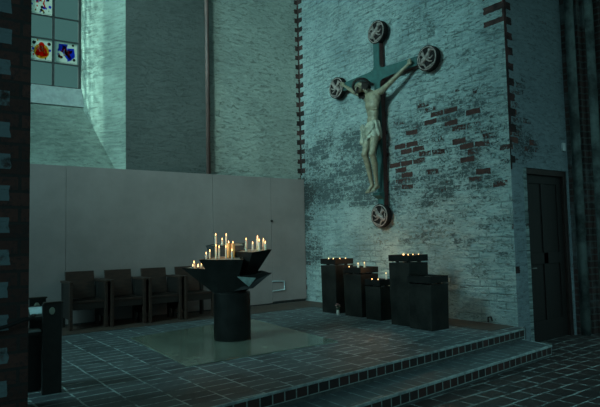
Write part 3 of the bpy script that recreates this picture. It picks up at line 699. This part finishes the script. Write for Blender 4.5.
# legs: thighs, calves, feet crossed low on the post
def leg(hip, kn, an, toe):
    c(hip, kn, .092, .056); el((kn[0] - .012, kn[1], kn[2]), .055, (1, .95, 1.1))
    mid = [kn[i] * .66 + an[i] * .34 for i in range(3)]; mid[0] += .02
    c(kn, mid, .052, .057); c(mid, an, .054, .033); el(an, .037, (1, 1, 1))
    A = Vector(an); Tt = Vector(toe); heel = A + Vector((.035, 0, -.03)); c(tuple(A), tuple(heel), .033, .030); c(tuple(heel), tuple(A * .45 + Tt * .55), .028, .028)
    d = (Tt - A).normalized(); sd = d.cross(Vector((1, 0, 0))); sd = sd.normalized() if sd.length > .1 else Vector((0, 1, 0)); ball = A * .35 + Tt * .65
    c(tuple(A), tuple(ball), .034, .027); c(tuple(ball - sd * .02), tuple(ball + sd * .02), .024, .024)
    for k in range(5):
        o = (k - 2) * .0165; c(tuple(ball + sd * o), tuple(ball + sd * o + d * (.062 - .006 * k)), .0125, .010 + (.003 if k == 0 else 0))
leg((6.90, 7.155, 3.50), (6.76, 7.165, 3.09), (6.93, 7.175, 2.55), (6.85, 7.235, 2.40))
leg((6.90, 7.015, 3.50), (6.76, 6.97, 3.08), (6.945, 7.07, 2.54), (6.84, 7.09, 2.42))
fig = b.build('carved_figure', M['skin'], cx, remesh=.0085, rsm=2)
# footrest and nails
MB().hull([LC(6.93, 6.99, 2.36), LC(7.05, 6.99, 2.30), LC(7.05, 7.17, 2.30), LC(6.93, 7.17, 2.36)], [LC(6.93, 6.99, 2.40), LC(7.05, 6.99, 2.42), LC(7.05, 7.17, 2.42), LC(6.93, 7.17, 2.40)]).build('footrest', M['cross'], cx)
# hair, beard and the twisted crown
hr = MB()
def hh(p, r, sc_=(1, 1, 1)): bmesh.ops.create_uvsphere(hr.b, u_segments=14, v_segments=10, radius=1, matrix=H @ Matrix.Translation(p) @ Matrix.Diagonal((*[r * x for x in sc_], 1)))
hh((.026, 0, .045), .102, (1.0, .84, .98))
for s in (-1, 1):
    for k in range(5):
        q = [H @ Vector(v) for v in ((.0 + .018 * k, s * .078, .06), (.005 + .02 * k, s * .095, -.02), (-.005 + .022 * k, s * .088, -.09), (.0 + .018 * k, s * (.10 if k % 2 else .085), -.17))]
        hr.tube(q, [.018, .021, .018, .007], 7)
for k in range(5):
    o = (k - 2) * .022; hr.tube([H @ Vector(v) for v in ((-.058, o * 1.2, -.085), (-.075, o, -.12), (-.07, o * .6, -.155))], [.017, .017, .006], 7)
for s in (-1, 1): hr.tube([H @ Vector(v) for v in ((-.098, 0, -.038), (-.085, s * .03, -.048), (-.062, s * .045, -.075))], [.006, .008, .010], 6)
hr.build('hair', M['hair'], fig, remesh=.007, rsm=1)
cr_ = MB()
for ph in (0, PI * 2 / 3, PI * 4 / 3):
    cr_.tube([H @ Vector(((.135 + .014 * math.cos(5 * a + ph)) * math.cos(a) + .012, (.128 + .014 * math.cos(5 * a + ph)) * math.sin(a), .062 + .018 * math.sin(5 * a + ph))) for a in [2 * PI * j / 40 for j in range(40)]], .014, 6, True)
for j in range(16):
    a = 2 * PI * j / 16; A = H @ Vector((.12 * math.cos(a) + .012, .105 * math.sin(a), .062)); B = H @ Vector((.165 * math.cos(a + .2) + .012, .15 * math.sin(a + .2), .075 + .03 * (-1) ** j)); cr_.tube([A, B], [.006, .0015], 5)
cr_.build('crown_of_thorns', M['hair'], fig)
# loincloth with folds, knot and a hanging end
lc = MB(); n = 72; rings = []
prof = [(3.66, .125), (3.645, .150), (3.60, .163), (3.52, .172), (3.44, .180), (3.37, .183), (3.345, .178), (3.35, .160), (3.45, .150), (3.62, .115)]
for i, (z, r) in enumerate(prof):
    ring = []
    for j in range(n):
        a = 2 * PI * j / n; fo = .013 * math.sin(9 * a + z * 14) * (1 if 1 < i < 8 else .3) + .005 * math.sin(17 * a - z * 30)
        dip = (-.045 if z < 3.45 else .035 if z > 3.6 else -.0) * math.sin(a) * (1 if z < 3.45 else -1)
        v = LC(6.895 + (r * .97 + fo) * .78 * math.cos(a), 7.085 + (r * .97 + fo) * 1.0 * math.sin(a), z + dip)
        ring.append(lc.b.verts.new(v))
    rings.append(ring)
for i in range(len(rings)):
    A, B = rings[i], rings[(i + 1) % len(rings)]
    for j in range(n): lc.b.faces.new((A[j], A[(j + 1) % n], B[(j + 1) % n], B[j]))
for k in range(6):   # swags across the front
    lc.tube([LC(6.79, 7.24, 3.62 - .03 * k), LC(6.755, 7.17, 3.575 - .035 * k), LC(6.745, 7.09, 3.56 - .03 * k), LC(6.765, 7.0, 3.59 - .02 * k), LC(6.80, 6.94, 3.63 - .012 * k)], [.008, .012, .013, .011, .007], 7)
lc.ball(LC(6.80, 7.235, 3.60), .045, 10, (.8, .9, 1.1))
for k in range(5): lc.tube([LC(6.80 - .008 * k, 7.24 + .006 * k, 3.61), LC(6.78 + .01 * k, 7.255 + .005 * k, 3.48), LC(6.79, 7.23 + .017 * k, 3.33), LC(6.79, 7.215 + .02 * k, 3.24 + .015 * k)], [.013, .017, .018, .010], 7)
lc.build('loincloth', M['cloth'], fig, smooth=True)

# ------------------------------------------------------------------ light
def area(name, loc, target, sx, sy, e, col):
    l = bpy.data.lights.new(name, 'AREA'); l.shape = 'RECTANGLE'; l.size = sx; l.size_y = sy; l.energy = e; l.color = col
    o = bpy.data.objects.new(name, l); C.objects.link(o); o.location = loc
    o.rotation_euler = (Vector(target) - Vector(loc)).to_track_quat('-Z', 'Y').to_euler(); return o
TEAL = (.42, .88, .88)
area('assumed_left_light', (-5.9, 6.6, 6.2), (7.2, 7.2, 4.6), 3.0, 3.6, 500, (.40, .86, .90)).data.spread = math.radians(110)  # assumed daylight from the left: area lamp added before a windowless wall
a1 = area('added_back_wall_fill', (-3.4, 5.0, 7.4), (7.0, 9.6, 3.9), 1.2, 2.2, 74, (.54, .90, .83)); a1.data.spread = math.radians(52)  # added fill for back wall and screen, placed to miss the pillar front
area('assumed_rear_light', (-3.5, -2.5, 6.5), (6.5, 8.0, 2.0), 3, 4, 80, (.42, .85, .95))  # lamp added behind the camera for assumed light; no window stands there
a2 = area('added_floor_fill', (3.5, -2.6, 7.0), (7.0, 3.6, .0), 2, 3, 28, (.42, .86, .92)); a2.data.spread = math.radians(60)  # added fill that brightens the right part of the lower floor
area('added_sky_lamp', (-.6, 13.6, 9.4), (3.0, 10.2, 4.6), 3.5, 3.5, 160, (.55, .95, .82))  # lamp added outside, above the window, to brighten splay and sill
s_ = bpy.data.lights.new('sun', 'SUN'); s_.energy = 12; s_.angle = math.radians(2); s_.color = (.75, .95, .85)
so = bpy.data.objects.new('sun', s_); C.objects.link(so); so.rotation_euler = Vector((.93, -.275, -.50)).to_track_quat('-Z', 'Y').to_euler()
wd = bpy.data.worlds.new('overcast'); scene.world = wd; wd.use_nodes = True
wd.node_tree.nodes['Background'].inputs[0].default_value = (.40, .82, .80, 1); wd.node_tree.nodes['Background'].inputs[1].default_value = .19

# ------------------------------------------------------------------ camera
cd = bpy.data.cameras.new('camera'); cam = bpy.data.objects.new('camera', cd); C.objects.link(cam)
cd.sensor_fit = 'HORIZONTAL'; cd.sensor_width = 36; cd.lens = 36 * 553.7 / 600
rows_ = [(0.804319, -0.020912, -0.593830), (-0.593777, -0.065895, -0.801927), (-0.022360, 0.997607, -0.065418)]
cam.matrix_world = Matrix(((*rows_[0], 0), (*rows_[1], 0), (*rows_[2], 1.6), (0, 0, 0, 1)))
scene.camera = cam
scene.view_settings.view_transform = 'Standard'; scene.view_settings.look = 'None'
scene.view_settings.gamma = 1; scene.view_settings.use_curve_mapping = False; scene.view_settings.exposure = 0
